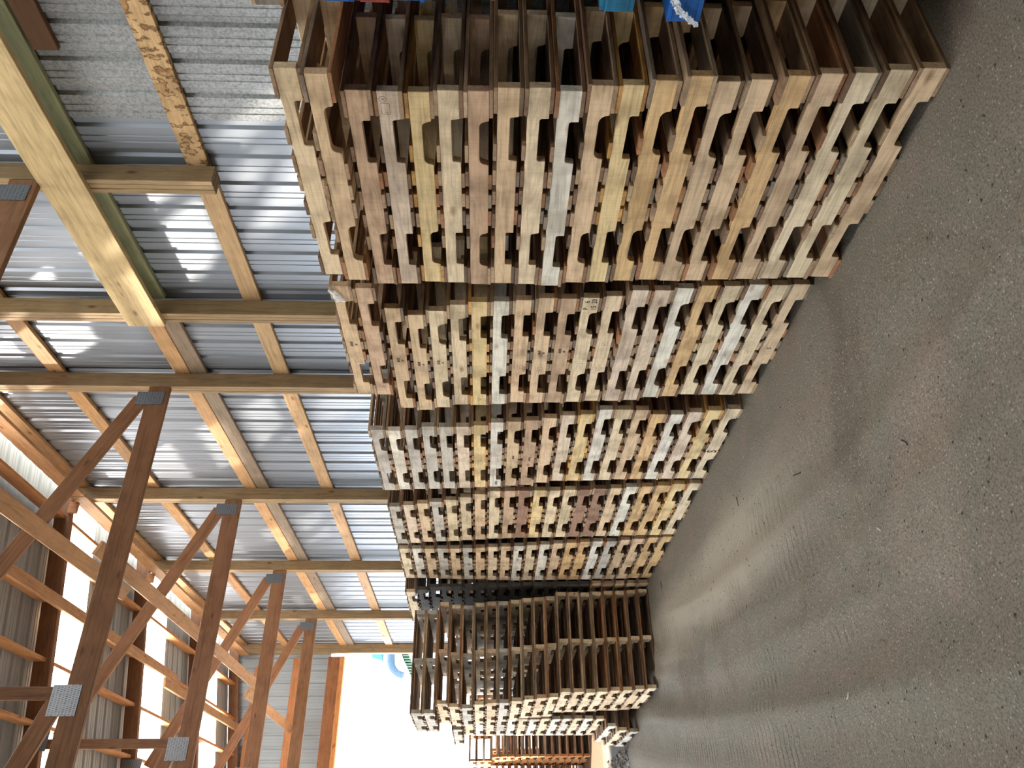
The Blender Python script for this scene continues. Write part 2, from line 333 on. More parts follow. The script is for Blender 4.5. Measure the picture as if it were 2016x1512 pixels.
def dirt_mat(name, a, b_):
    m, nt, b = newmat(name); tc = N(nt, 'ShaderNodeTexCoord'); n = N(nt, 'ShaderNodeTexNoise'); n.inputs['Scale'].default_value = 2.2; n.inputs['Detail'].default_value = 8
    nt.links.new(tc.outputs['Object'], n.inputs['Vector']); r = ramp(nt, [(.35, a), (.62, b_)]); nt.links.new(n.outputs['Fac'], r.inputs[0]); nt.links.new(r.outputs[0], b.inputs['Base Color'])
    bu = N(nt, 'ShaderNodeBump'); bu.inputs['Strength'].default_value = .6; bu.inputs['Distance'].default_value = .03; nt.links.new(n.outputs['Fac'], bu.inputs['Height']); nt.links.new(bu.outputs[0], b.inputs['Normal'])
    b.inputs['Roughness'].default_value = .9; return m
M_YARD = dirt_mat('sunlit yard dirt', lin(140, 128, 112), lin(176, 166, 150))
gv = [(-90, -60, -.11), (90, -60, -.11), (90, 120, -.11), (-90, 120, -.11)]
tag(link('ground', mesh_from('ground', gv, [(0, 1, 2, 3)], M_YARD)), kind='structure')

# ------------------------------------------------------------------ ribbed sheet shell
def rib_profile(a0, a1, pitch=.2286, phase=0, h=.019):
    """(coordinate, offset) pairs along the sheet; ribs go away from the room"""
    pts = []; k = math.floor((a0-phase)/pitch)
    while True:
        c = phase+k*pitch
        for d, o in ((-.034, 0), (-.017, h), (.017, h), (.034, 0), (.088, 0), (.093, .004), (.099, .004), (.104, 0), (.135, 0), (.14, .004), (.146, .004), (.151, 0)):
            a = c+d
            if a0 < a < a1: pts.append((a, o))
        k += 1
        if phase+k*pitch-.034 > a1: break
    return [(a0, 0)] + pts + [(a1, 0)]
def wall_sheet(name, a0, a1, zb, zt, place, mats, pick=None, phase=0):
    """vertical ribs; place(a, offset, z) -> xyz; zb, zt are functions of a"""
    pr = rib_profile(a0, a1, phase=phase); v = []; f = []; fmi = []
    for a, o in pr: v += [place(a, o, zb(a)), place(a, o, zt(a))]
    for i in range(len(pr)-1):
        f.append((2*i, 2*i+2, 2*i+3, 2*i+1)); fmi.append(pick((pr[i][0]+pr[i+1][0])/2) if pick else 0)
    return tag(link(name, mesh_from(name, v, f, mats, fm=fmi)), kind='structure')
XW = 3.905
wall_sheet('wall_right', Y_BACK, 15.84, lambda a: 0, lambda a: 6.47, lambda a, o, z: (XW+o, a, z), [M_GALV, M_OLD], lambda a: 1 if a < 3.27 else 0, phase=.07)
wall_sheet('wall_far', -8.5, 3.9, lambda a: 4.70, lambda a: ROOFZ(a)-.012, lambda a, o, z: (a, 15.82+o, z), [M_ENDW], phase=.02)
wall_sheet('wall_left_blocker', Y_BACK, 5.6, lambda a: 0, lambda a: ROOFZ(X_LEFT)-.012, lambda a, o, z: (X_LEFT-o, a, z), [M_DARKW])  # unseen side wall, added to keep light off the near stack ends
wall_sheet('wall_near', -8.5, 3.9, lambda a: 0, lambda a: ROOFZ(a)-.012, lambda a, o, z: (a, Y_BACK-o, z), [M_DARKW])
pr = rib_profile(Y_BACK-.05, 15.95, phase=9.61-.1143); v = []; f = []; fmi = []
for a, o in pr:
    for x in (X_LEFT-.4, .55, 3.92): v.append((x, a, ROOFZ(x)+o))
for i in range(len(pr)-1):
    a = (pr[i][0]+pr[i+1][0])/2
    f.append((3*i, 3*i+1, 3*i+4, 3*i+3)); fmi.append(0)
    f.append((3*i+1, 3*i+2, 3*i+5, 3*i+4)); fmi.append(1 if ((a-9.61) % 2.743) > 2.743-.9144 else 0)
tag(link('ceiling', mesh_from('ceiling', v, f, [M_ROOF, M_SKYL], fm=fmi)), kind='structure')

# ------------------------------------------------------------------ colours of lumber
TREATED = lin(152, 128, 96); TAN = lin(186, 152, 112); TAN2 = lin(178, 144, 106); GREYB = lin(136, 120, 104)
TRUSS = lin(142, 102, 74); TRUSSD = lin(130, 92, 66); GREEN = lin(136, 140, 108); BROWN = lin(96, 68, 46); YELLOW = lin(190, 168, 126); ORANGE = lin(176, 118, 76)
ordw = ['first', 'second', 'third', 'fourth', 'fifth', 'sixth', 'seventh', 'eighth', 'ninth', 'tenth', 'eleventh', 'twelfth', 'thirteenth', 'fourteenth', 'fifteenth', 'sixteenth', 'seventeenth', 'eighteenth', 'nineteenth', 'twentieth', 'twenty-first']

# ------------------------------------------------------------------ wall posts (three plies each)
def post(y, zb, zt, label, x0=XP, depth=.14):
    t = empty('wall_post', (x0+depth/2, y+.057, zb)); tag(t, label, 'post', 'wall posts')
    for i in range(3):
        yy = y+.019+.038*i
        o = board('post_ply', (x0+depth/2, yy, zb), (x0+depth/2, yy, zt-.004*i), (1, 0, 0), depth-.003*(i % 2), .0372, M_LUM, jit(TREATED, .08), t)
    return t
post(YP[0], 3.485, 6.43, 'short wall post cut off below the wide header beam, its sawn end showing')
post(4.94, 0, 6.43, 'wall post under the left end of the wide header beam')
names = ['second wall post after the header, between the two nearest full roof trusses', 'third wall post after the header, carrying the second full truss',
         'fourth wall post after the header, carrying the third full truss', 'fifth wall post after the header, just before the end wall']
names[0] = 'first wall post beyond the header end, carrying the nearest full truss'
for k, n_ in zip((1, 2, 3, 4), names): post(YP[k], 0, 6.43, n_)
t = empty('corner_post', (XP+.07, YP[5]-.05, 0)); tag(t, 'corner post beside the bright end doorway', 'post', 'wall posts')
for i in range(2):
    board('post_ply', (XP+.043+.09*i, YP[5]-.03, 0), (XP+.043+.09*i, YP[5]-.03, 6.40), (1, 0, 0), .088, .11, M_LUM, jit(TREATED), t)

# ------------------------------------------------------------------ girts (flat boards outside the posts)
XG = XP+.14+.0195
def girt(y0, y1, z0, z1, col, label, mat=None, x=XG):
    o = board('wall_girt', (x, y0, (z0+z1)/2), (x, y1, (z0+z1)/2), (0, 0, 1), z1-z0, .036, mat or M_LUM, col)
    return tag(o, label, 'girt', 'horizontal wall girts')
girt(-1.0, 3.70, 3.525, 3.665, lin(194, 162, 120), 'dark-stained pale girt on the spangled sheets, nearest the camera', M_STAIN)
girt(3.71, 6.06, 3.52, 3.66, lin(184, 154, 116), 'blotchy tan lower girt just past the short cut post')
girt(6.07, 8.49, 3.515, 3.655, TAN, 'tan lower girt between the first and second posts beyond the header')
girt(8.50, 10.93, 3.51, 3.65, TAN2, 'tan lower girt between the second and third posts beyond the header')
girt(10.94, 13.37, 3.51, 3.65, TAN2, 'tan lower girt between the third and fourth posts beyond the header')
girt(13.38, 15.72, 3.51, 3.65, TAN, 'tan lower girt in the last bay before the end wall')
bays = ['nearest', 'second', 'third', 'last']
seg = [(5.06, 8.49), (8.5, 10.93), (10.94, 13.37), (13.38, 15.72)]
for (a, b_), n_ in zip(seg, bays):
    girt(a, b_, 4.396, 4.535, jit(lin(184, 146, 106)), n_+' tan girt of the doubled middle row, upper board')
    girt(a, b_, 4.25, 4.388, jit(GREYB), n_+' greyish brown girt of the doubled middle row, lower board')
for (a, b_), n_ in zip([(3.5, 8.49), (8.5, 10.93), (10.94, 13.37), (13.38, 15.72)], bays):
    girt(a, b_, 5.50, 5.64, jit(lin(184, 144, 102)), n_+' tan girt of the high row under the eave')
girt(-1.0, 15.72, 6.30, 6.44, TAN2, 'top eave girt running behind the post heads')
girt(-1.0, 2.757, 4.105, 4.24, BROWN, 'dark brown board with a square cut end below the green beam')

# header pair
o = board('header_beam', (XP-.021, 5.055, 4.402), (XP-.021, -1.2, 4.402), (0, 0, 1), .285, .038, M_LUM, YELLOW); tag(o, 'wide yellow pine header beam nailed across the inner post faces', 'beam')
o = board('header_beam', (XG+.0, 4.935, 4.402), (XG+.0, -1.2, 4.402), (0, 0, 1), .285, .036, M_LUM, GREEN); tag(o, 'greenish treated beam parallel behind the wide yellow header', 'beam')
for a, b_, n_ in ((2.0, 8.3, 'nearest'), (8.31, 12.2, 'middle'), (12.21, 15.7, 'farthest')):
    o = board('eave_carrier', (XP-.0205, a, 6.325), (XP-.0205, b_, 6.325), (0, 0, 1), .175, .036, M_LUM, jit(lin(180, 144, 108))); tag(o, n_+' eave carrier board on the inner post heads under the rafters', 'beam', 'eave carrier boards')

# ------------------------------------------------------------------ roof trusses
XT = XP-.006
def plate(name, x, z, wx, wz, y, parent):
    o = link(name, box_mesh(name, wx, .004, wz, M_PLATE, 0), parent); o.location = Vector((x, y-.003, z))-parent.location
    return o
def truss(k, label, col=TRUSS):
    y = YP[k]+.02; t = empty('roof_truss', (XT, y, 4.54)); tag(t, label, 'roof truss', 'roof trusses')
    top = lambda x: 6.445-.16*(3.725-x)
    board('bottom_chord', (XT, y, 4.632), (-8.2, y, 4.632), (0, 0, 1), .184, .038, M_LUM, jit(col), t)
    board('top_chord', (3.88, y+.02, top(3.88)+.089), (-8.4, y+.02, top(-8.4)+.089), (0, 0, 1), .176, .076, M_LUM, jit(TRUSSD), t)
    zz = lambda x: 4.819-.072+.465*(3.658-x)
    board('web', (3.60, y, zz(3.60)), (1.22, y, min(zz(1.22), 6.0)), (0, 0, 1), .132, .036, M_LUM, jit(lin(150, 106, 76)), t)
    board('web', (1.155, y, 4.725), (1.155, y, top(1.15)-.002), (1, 0, 0), .088, .036, M_LUM, jit(TRUSSD), t)
    board('web', (1.10, y, 4.775), (-1.25, y, 5.60), (0, 0, 1), .13, .036, M_LUM, jit(col), t)
    board('web', (-1.30, y, 4.725), (-1.30, y, top(-1.3)-.002), (1, 0, 0), .088, .036, M_LUM, jit(TRUSSD), t)
    plate('gang_plate', 3.60, 4.69, .13, .235, y-.02, t)
    plate('gang_plate', 1.105, 4.713, .21, .20, y-.02, t)
    plate('gang_plate', 1.20, 6.085, .22, .24, y-.022, t)
    plate('gang_plate', -1.28, 5.63, .25, .22, y-.022, t)
    return t
truss(0, 'nearest roof truss, resting on the short cut post')
truss(1, 'full roof truss whose big gang plate shows in the foreground', lin(138, 98, 70))
truss(2, 'second full roof truss, one bay beyond the foreground one')
truss(3, 'third full roof truss, two bays beyond the foreground one')
truss(4, 'farthest roof truss, one bay before the end wall')
y = 15.70; o = board('end_rafter', (3.88, y, 6.445+.089+.02), (-8.4, y, 6.445-.16*12.1+.089), (0, 0, 1), .176, .038, M_LUM, TRUSSD); tag(o, 'sloping end rafter against the end wall under the roof', 'rafter')

# purlins between the rafters
bn = {0: 'nearest bay', 1: 'bay behind the foreground truss', 2: 'bay behind the second full truss', 3: 'bay behind the third full truss', 4: 'last bay before the end wall'}
pn = ['closest to the eave', 'second from the eave', 'third from the eave', 'fourth from the eave', 'fifth from the eave', 'sixth from the eave', 'seventh from the eave']
for k in range(5):
    for j, x in enumerate((3.50, 3.16, 2.555, 1.945, 1.34, .735, .13)):
        zb = 6.485-.16*(3.7-x); y0 = YP[k]+.081; y1 = (YP[k+1]+.0005) if k < 4 else 15.678
        o = board('purlin', (x, y0, zb+.083), (x, y1, zb+.083), (0, 0, 1), .158, .036, M_LUM, jit(lin(182, 130, 86), .1))
        tag(o, 'purlin on edge in the %s, %s' % (bn[k], pn[j]), 'purlin', 'roof purlins')

# lateral braces
def brace(name, p0, p1, wdir, wd, col, label):
    o = board(name, p0, p1, wdir, wd, .037, M_LUM, col); tag(o, label, 'brace', 'lateral braces'); return o
sl = Vector((1, 0, -.465)).normalized(); nrm = Vector((-.465, 0, -1)).normalized()
def web_brace(x, y0, y1, label, xe=None):
    q = []
    for xx in (x, xe or x):
        z = 4.819-.072+.465*(3.658-xx); q.append(Vector((xx, 0, z)) + nrm*(.066+.0195))
    brace('web_brace', (q[0].x, y0, q[0].z), (q[1].x, y1, q[1].z), sl, .135, jit(lin(176, 136, 98)), label)
web_brace(2.35, 2.2, 7.7, 'light brown brace under the truss webs, nearest run', 2.43)
web_brace(2.565, 6.8, 13.0, 'light brown brace under the truss webs, middle run')
web_brace(2.42, 12.4, 15.66, 'light brown brace under the truss webs, farthest run', 2.40)
def top_brace(x, y0, y1, label):
    zc = 6.445-.16*(3.725-x)-.021
    brace('rafter_brace', (x, y0, zc), (x, y1, zc), (1, 0, .16), .13, jit(lin(182, 142, 104)), label)
top_brace(2.525, 4.0, 12.2, 'pale brace flat under the rafters, nearest run')
top_brace(2.385, 11.7, 15.6, 'pale brace flat under the rafters, farthest run')
for k, n_ in ((2, 'second'), (3, 'third'), (4, 'farthest')):
    o = board('rafter_block', (3.60, YP[k]-.021, 6.34), (3.60, YP[k]-.021, 6.44), (1, 0, 0), .13, .036, M_LUM, jit(ORANGE)); tag(o, 'short wooden block nailed on the %s truss near the eave' % n_, 'block', 'rafter blocks')

# ------------------------------------------------------------------ end wall framing
def eboard(name, z0, z1, y0, y1, col, label, x0=3.66, x1=-8.3):
    o = board(name, (x0, (y0+y1)/2, (z0+z1)/2), (x1, (y0+y1)/2, (z0+z1)/2), (0, 0, 1), z1-z0, y1-y0, M_LUM, col); return tag(o, label, 'beam', 'end wall boards')
eboard('door_header', 4.51, 4.725, 15.70, 15.79, lin(150, 100, 66), 'dark brown header board over the bright end doorway', x1=-6.9)
eboard('door_header_trim', 4.42, 4.505, 15.68, 15.84, lin(206, 140, 88), 'orange trim board along the underside of the doorway header', x1=-6.9)
eboard('end_wall_girt', 5.265, 5.40, 15.77, 15.806, ORANGE, 'lower orange girt across the grey end wall')
eboard('end_wall_girt', 5.98, 6.115, 15.77, 15.806, ORANGE, 'upper orange girt across the grey end wall', x0=3.5, x1=.6)
# far left open side of the shed (off frame, shapes the light)
for i, y in enumerate((-3.9, 1.0, 6.0, 10.9, 15.6)):
    o = board('side_post', (X_LEFT+.1, y, 0), (X_LEFT+.1, y, 4.5), (1, 0, 0), .14, .14, M_LUM, TREATED); tag(o, 'post on the open side of the shed, %s from the near end' % ordw[i], 'post', 'open side posts')
o = board('side_beam', (X_LEFT+.1, Y_BACK, 4.61), (X_LEFT+.1, 15.7, 4.61), (0, 0, 1), .2, .14, M_LUM, TREATED); tag(o, 'long beam over the open side of the shed', 'beam')
o = board('door_jamb', (-6.98, 15.74, 0), (-6.98, 15.74, 4.42), (1, 0, 0), .14, .1, M_LUM, ORANGE); tag(o, 'wooden jamb at the far side of the end doorway', 'post')

# ------------------------------------------------------------------ pallets
PL, PD, PH = 1.219, 1.016, .1238
ST, SH, BT = .037, .0885, .0166
def stringer_mesh(seed):
    r = random.Random(seed); h = SH; L_ = PL
    rad = r.choice([.008, .012, .03, .036]); nh = r.uniform(.036, .043)
    pts = []
    def wob(x, z): return (x, z+r.uniform(-.0006, .0006))
    X0 = -L_/2
    notches = [(.150, .380), (L_-.380, L_-.150)]
    pts.append((X0, 0))
    for a, b_ in notches:
        a += r.uniform(-.008, .008); b_ += r.uniform(-.008, .008)
        pts.append((X0+a-.006*r.random(), 0)); 
        n = 5
        for i in range(n+1):
            q = math.pi/2*i/n; pts.append((X0+a+rad-rad*math.cos(q), nh-rad+rad*math.sin(q)) if i else (X0+a, max(.002, nh-rad)))
        for i in range(n+1):
            q = math.pi/2*(1-i/n); pts.append((X0+b_-rad+rad*math.cos(q), nh-rad+rad*math.sin(q)))
        pts.append((X0+b_+.006*r.random(), 0))
    pts.append((X0+L_, 0))
    n = 9
    for i in range(n+1): pts.append(wob(X0+L_-L_*i/n, h) if 0 < i < n else (X0+L_-L_*i/n, h))
    bm = bmesh.new(); vb = [bm.verts.new((x, -ST/2, z)) for x, z in pts]
    f = bm.faces.new(vb); ret = bmesh.ops.extrude_face_region(bm, geom=[f])
    for v in ret['geom']:
        if isinstance(v, bmesh.types.BMVert): v.co.y += ST
    bmesh.ops.recalc_face_normals(bm, faces=bm.faces)
    es = [e for e in bm.edges if len(e.link_faces) == 2 and e.calc_face_angle(0) > 1.2]
    bmesh.ops.bevel(bm, geom=es, offset=.0022, segments=1, affect='EDGES', clamp_overlap=True)
    bmesh.ops.triangulate(bm, faces=[f for f in bm.faces if len(f.verts) > 8])
    me = bpy.data.meshes.new('stringer'); bm.to_mesh(me); bm.free(); me.materials.append(M_PAL); return me
S_M = [stringer_mesh(s) for s in range(8)]
def deck_mesh(wd, seed):
    return box_mesh('deck_board', PD, wd, BT, M_DECK, .0018, warp=.0012, rnd=random.Random(seed))
WIDE = [deck_mesh(w_, i) for i, w_ in enumerate((.140, .134, .128))]
NARR = [deck_mesh(w_, 10+i) for i, w_ in enumerate((.098, .090, .086, .078))]
def make_pallet(style=0):
    """local x = stringer direction; origin on the ground at the centre"""
    t = empty('pallet')
    zt = BT+SH+BT/2
    for i, yy in enumerate((-PD/2+ST/2+.002, 0, PD/2-ST/2-.002)):
        o = link('stringer', S_M[style % 8] if i != 1 else S_M[(style+3) % 8], t, (0, yy, BT))
    r = random.Random(100+style)
    tops = [-PL/2+.068] + [-.42+.14*i+(.0 if style % 2 else .01*((i*7) % 3-1)) for i in range(1, 6)] + [PL/2-.068]
    for i, xx in enumerate(tops):
        me = (WIDE if i in (0, 6) else NARR)[(style+i) % 3]
        o = link('top_deck_board', me, t, (xx, r.uniform(-.006, .006), zt), (0, 0, math.pi/2))
    bots = [-PL/2+.068, -.118, 0, .118, PL/2-.068] if style % 3 else [-PL/2+.068, -.14, 0.005, .13, PL/2-.068]
    for i, xx in enumerate(bots):
        me = (WIDE if i in (0, 4) else NARR)[(style+i+1) % 3]
        o = link('bottom_deck_board', me, t, (xx, r.uniform(-.006, .006), BT/2), (0, 0, math.pi/2))
    return t
protos = [make_pallet(s) for s in range(6)]
used_proto = set()
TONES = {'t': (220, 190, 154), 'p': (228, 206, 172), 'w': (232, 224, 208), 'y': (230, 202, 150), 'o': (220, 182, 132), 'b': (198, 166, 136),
         'r': (208, 176, 146), 'k': (226, 204, 180), 'g': (198, 190, 178), 'd': (84, 78, 74), 'm': (158, 124, 102), 'O': (176, 120, 72), 'B': (28, 92, 168), 'T': (30, 110, 150), 'R': (150, 60, 50), 'G': (134, 126, 112)}
TWORD = {'t': 'tan', 'p': 'pale', 'w': 'whitish', 'y': 'yellowish', 'o': 'orange-tan', 'b': 'light brown', 'r': 'rosy tan', 'k': 'pinkish', 'g': 'greyish', 'd': 'dark grey', 'm': 'mauve brown', 'O': 'orange brown', 'B': 'bright blue painted', 'T': 'teal blue painted', 'R': 'red painted', 'G': 'weathered grey'}
all_p = []
def place_pallet(tone, x, y, z, length, label, group, n, rz=0, dirty=0):
    s = R.randrange(6)
    src = protos[s]
    if s not in used_proto:
        used_proto.add(s); t = src; kids = list(src.children)
    else:
        t = src.copy(); C.objects.link(t); kids = []
        for ch in src.children:
            c = ch.copy(); C.objects.link(c); c.parent = t; kids.append(c)
    t.location = (x+PD/2, y+length/2, z); t.rotation_euler = (0, 0, math.pi/2+rz); t.scale = (length/PL, 1, 1)
    tag(t, label, 'pallet', group)
    c0 = lin(*TONES[tone]); painted = tone in 'BTR'
    face = None
    for c in kids:
        kd = c.name.split('.')[0]
        if kd == 'stringer':
            c.color = jit(c0, .04)
            if c.location.y > .2: face = c
        elif painted: c.color = jit(c0, .12)
        else:
            a = R.choice([(176, 146, 116), (152, 122, 96), (184, 158, 128), (132, 102, 80), (166, 138, 112), (140, 124, 108), (164, 116, 80), (118, 94, 74)])
            cc = lin(*a)
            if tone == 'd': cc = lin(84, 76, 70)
            if tone == 'y' and R.random() < .6: cc = lin(208, 158, 90)
            c.color = jit(cc, .1)
    all_p.append((t, face)); return t, face
# rotation by +90 deg: local +y becomes world -x, so the stringer with the greatest local y faces the aisle
H_ = PH
def look(t): return TWORD[t]
STK = {}
def stack(key, tones, xs, ys, ls, desc, group, dz=H_, z0=0):
    n = len(tones); L = []
    for i, tn in enumerate(tones):
        pos = ('topmost' if i == 0 else 'bottom one' if i == n-1 else ordw[i]+' from the top')
        lb = '%s pallet, %s, in the %s' % (look(tn), pos, desc)
        x = xs[i] if isinstance(xs, list) else xs; y = ys[i] if isinstance(ys, list) else ys; l = ls[i] if isinstance(ls, list) else ls
        L.append(place_pallet(tn, x, y, z0+(n-1-i)*dz, l, lb, group, i, rz=R.uniform(-.004, .004)))
    STK[key] = L
x1 = [2.64, 2.6, 2.69, 2.71, 2.74, 2.71, 2.70, 2.67, 2.66, 2.65, 2.65, 2.66, 2.64, 2.61, 2.645, 2.635, 2.6, 2.6, 2.59, 2.58, 2.58]
y1 = [1.936, 1.929, 2.066, 2.087, 2.106, 2.074, 2.072, 2.026, 2.018, 2.018, 1.989, 1.993, 1.956, 1.91, 1.958, 1.941, 1.889, 1.881, 1.865, 1.843, 1.833]
stack('s1', 'ptrkypbtpwtyoottotppt', x1, y1, 1.219, 'large foreground stack', 'pallets in the large foreground stack')
x2 = [2.68, 2.68, 2.74, 2.76, 2.75, 2.74, 2.72, 2.71, 2.72, 2.7, 2.7, 2.7, 2.7, 2.66, 2.67, 2.68, 2.68, 2.68, 2.67, 2.67, 2.68]
y2 = [3.302, 3.313, 3.565, 3.653, 3.599, 3.525, 3.474, 3.446, 3.447, 3.406, 3.403, 3.392, 3.376, 3.277, 3.29, 3.279, 3.255, 3.252, 3.225, 3.227, 3.235]
l2 = [1.09, 1.09, 1.11, 1.08, 1.08, 1.1, 1.12, 1.12, 1.11, 1.12, 1.12, 1.12, 1.12, 1.15, 1.14, 1.13, 1.14, 1.12, 1.13, 1.13, 1.12]
stack('s2', 'trttppywttboppkkwopwpt'.replace('bo', 'b', 1)[:21], x2, y2, l2, 'second stack from the foreground', 'pallets in the second stack')
y3 = [4.991, 5.0, 4.971, 4.927, 4.921, 4.915, 4.887, 4.844, 4.823, 4.795, 4.753, 4.712, 4.692, 4.63, 4.617, 4.618, 4.667, 4.661, 4.634, 4.593, 4.567]
l3 = [1.03, 1.0, 1.02, 1.05, 1.04, 1.03, 1.04, 1.06, 1.06, 1.07, 1.06, 1.06, 1.07, 1.12, 1.12, 1.1, 1.04, 1.04, 1.05, 1.08, 1.1]
stack('s3', 'gwggdkywtbtkywptowkyp'.replace('d', 'g'), [2.74-.0025*i for i in range(21)], y3, l3, 'third stack from the foreground', 'pallets in the third stack')
y4 = [6.366, 6.323, 6.279, 6.237, 6.194, 6.127, 6.061, 5.995, 5.982, 5.97, 5.957, 5.944, 5.931, 5.919, 5.894, 5.87, 5.846, 5.818, 5.791, 5.764, 5.737]
l4 = [.88, .9, .91, .93, .95, .99, 1.03, 1.06, 1.06, 1.05, 1.05, 1.05, 1.04, 1.04, 1.05, 1.06, 1.07, 1.08, 1.09, 1.1, 1.11]
stack('s4', 'gktgpptpbmyppmmtwooyp'[:21], [2.74-.003*i for i in range(21)], y4, l4, 'fourth stack from the foreground', 'pallets in the fourth stack')
y5 = [7.366, 7.358, 7.349, 7.341, 7.332, 7.31, 7.287, 7.265, 7.243, 7.22, 7.188, 7.156, 7.124, 7.092, 7.07, 7.049, 7.027, 6.989, 6.951, 6.914, 6.877]
l5 = [.87, .87, .88, .89, .9, .92, .94, .97, .99, 1.02, 1.03, 1.05, 1.07, 1.08, 1.09, 1.1, 1.1, 1.13, 1.14, 1.15, 1.17]
stack('s5', 'pwtgtgtptwpwtoowgttoo', [2.73-.003*i for i in range(21)], y5, l5, 'fifth stack from the foreground', 'pallets in the fifth stack')
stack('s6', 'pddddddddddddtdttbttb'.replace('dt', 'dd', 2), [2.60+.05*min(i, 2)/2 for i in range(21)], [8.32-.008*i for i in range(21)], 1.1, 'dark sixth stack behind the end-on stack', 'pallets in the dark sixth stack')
x7 = [1.381, 1.381, 1.469, 1.44, 1.43, 1.458, 1.47, 1.475, 1.489, 1.508, 1.517, 1.526, 1.57, 1.572, 1.567, 1.576, 1.585, 1.585, 1.594, 1.603]
x7r = [2.379-2.379+v for v in x7]
stack('s7', 'ggtpgptgpptpptpptptp', x7, [8.262-.0004*i for i in range(20)], [1.10]*20, 'stack standing out from the wall row', 'pallets in the stack standing out from the wall')
n8 = 17; x8 = [1.42, 1.53] + [1.52]*12 + [1.44, 1.40, 1.385]
stack('s8', 'gpwpgwpwpwgpwpwpg', x8, [9.50-.01*(i % 3) for i in range(n8)], 1.18, 'stack between the protruding one and the doorway', 'pallets in the stack next to the end door')
stack('s9', 'tbtbtbtbtbtbtbtbtb', 2.66, [9.55]*18, 1.2, 'last wall-side stack beyond the dark one', 'pallets in the last stack along the wall')
stack('s10', 'bOOOOOOOOOOOOOOO', [1.62]*3+[1.68]*13, [14.0]*16, 1.2, 'sunlit orange stack in the end doorway', 'sunlit pallets in the end doorway')
stack('s11', 'OOOOOOOOOOOOOO', .55, [14.9]*14, 1.2, 'farther sunlit stack at the picture edge', 'sunlit pallets at the picture edge')
stack('s12', 'OOOOOOOOOOOOO', 1.55, [16.1]*13, 1.2, 'sunlit stack outside the doorway', 'sunlit pallets outside the doorway')
# near stack at the top edge of the picture : only the far ends of its pallets show
t0 = 'GTBRBBppbbTbBbbbbbbbb'
yend = [1.675, 1.64, 1.655, 1.655, 1.645, 1.64, 1.632, 1.63, 1.45, 1.44, 1.668, 1.46, 1.70, 1.44, 1.43, 1.45, 1.42, 1.43, 1.40, 1.42, 1.40]
t0 = 'GTBRBBppbpTbBpbbtbpbb'
stack('s0', t0, 2.63, [v-1.219 for v in yend], 1.219, 'painted stack at the top edge', 'pallets in the painted stack')
for i, p_ in enumerate(protos):
    if i not in used_proto:
        for ch in list(p_.children): bpy.data.objects.remove(ch)
        bpy.data.objects.remove(p_)

# ------------------------------------------------------------------ printed marks on the stringers
def text_mesh(s, size, bold=.0):
    cu = bpy.data.curves.new('mark', 'FONT'); cu.body = s; cu.size = size; cu.offset = bold; cu.resolution_u = 3
    ob = bpy.data.objects.new('mark', cu); C.objects.link(ob)
    me = bpy.data.meshes.new_from_object(ob.evaluated_get(bpy.context.evaluated_depsgraph_get()))
    bpy.data.objects.remove(ob); return me
def rects_mesh(rects):
    v = []; f = []
    for x0, y0, x1_, y1_ in rects:
        n = len(v); v += [(x0, y0, 0), (x1_, y0, 0), (x1_, y1_, 0), (x0, y1_, 0)]; f.append((n, n+1, n+2, n+3))
    me = bpy.data.meshes.new('mark'); me.from_pydata(v, [], f); return me
def outline(w_, h_, t=.0014, inner=()):
    return rects_mesh([(0, 0, w_, t), (0, h_-t, w_, h_), (0, 0, t, h_), (w_-t, 0, w_, h_)] + list(inner))
def put(key, i, me, a, z, mat, name='printed_mark', rot=0, flip=False):
    """a = distance of the mark's left edge from the far (+Y) end of the stringer as seen from the aisle; z above its lower edge"""
    t, face = STK[key][i]
    me = me.copy(); me.materials.clear(); me.materials.append(mat)
    o = link(name, me, face)
    # seen from the aisle the far (+Y) end is on the left, so text x runs towards world -Y = local -x
    o.matrix_local = Matrix.Translation((PL/2-a, ST/2+.0009, z)) @ Matrix(((-1, 0, 0), (0, 0, 1), (0, 1, 0))).to_4x4() @ Matrix.Rotation(rot, 4, 'Z')
put('s2', 11, text_mesh('P    6', .042, .0006), PL-.118, .052, M_INKD); put('s2', 11, text_mesh('15  20', .042, .0006), PL-.118, .012, M_INKD)
put('s3', 20, text_mesh('S', .1, .002), .50, .012, M_INKD); put('s2', 20, text_mesh('S', .035, .001), .56, .03, M_INKD)
def stampbox(w_, h_, t='HT', sz=.5):
    a = outline(w_, h_); b_ = text_mesh(t, h_*sz); bm = bmesh.new(); bm.from_mesh(a)
    b_.transform(Matrix.Translation((w_*.12, h_*.3, 0))); bm.from_mesh(b_); me = bpy.data.meshes.new('mark'); bm.to_mesh(me); bm.free(); return me
bars = lambda n, w_, h_: rects_mesh([(i*w_/n, 0, i*w_/n+w_/n*.55, h_*(.7+.3*((i*5) % 3)/2)) for i in range(n)])
put('s1', 3, stampbox(.055, .036, '|| =', .4), PL-.115, .04, M_INK); put('s1', 3, text_mesh('R', .017), PL-.045, .06, M_INK)
ring = bpy.data.meshes.new('mark'); bmr = bmesh.new()
cs = [(math.cos(q*math.pi/8), math.sin(q*math.pi/8)) for q in range(16)]
vi = [bmr.verts.new((c*.014, s*.014, 0)) for c, s in cs]; vo_ = [bmr.verts.new((c*.0155, s*.0155, 0)) for c, s in cs]
for q in range(16): bmr.faces.new((vi[q], vi[(q+1) % 16], vo_[(q+1) % 16], vo_[q]))
bmr.to_mesh(ring); bmr.free(); put('s1', 3, ring, PL-.04, .066, M_INK)
for i, a in ((0, .62), (2, .6), (3, .6), (4, .62), (9, .6), (10, .58)):
    put('s2', i, bars(6, .055, .02), PL-a, .045, M_INK); put('s2', i, bars(3, .022, .016), PL-a+.01, .02, M_INK)
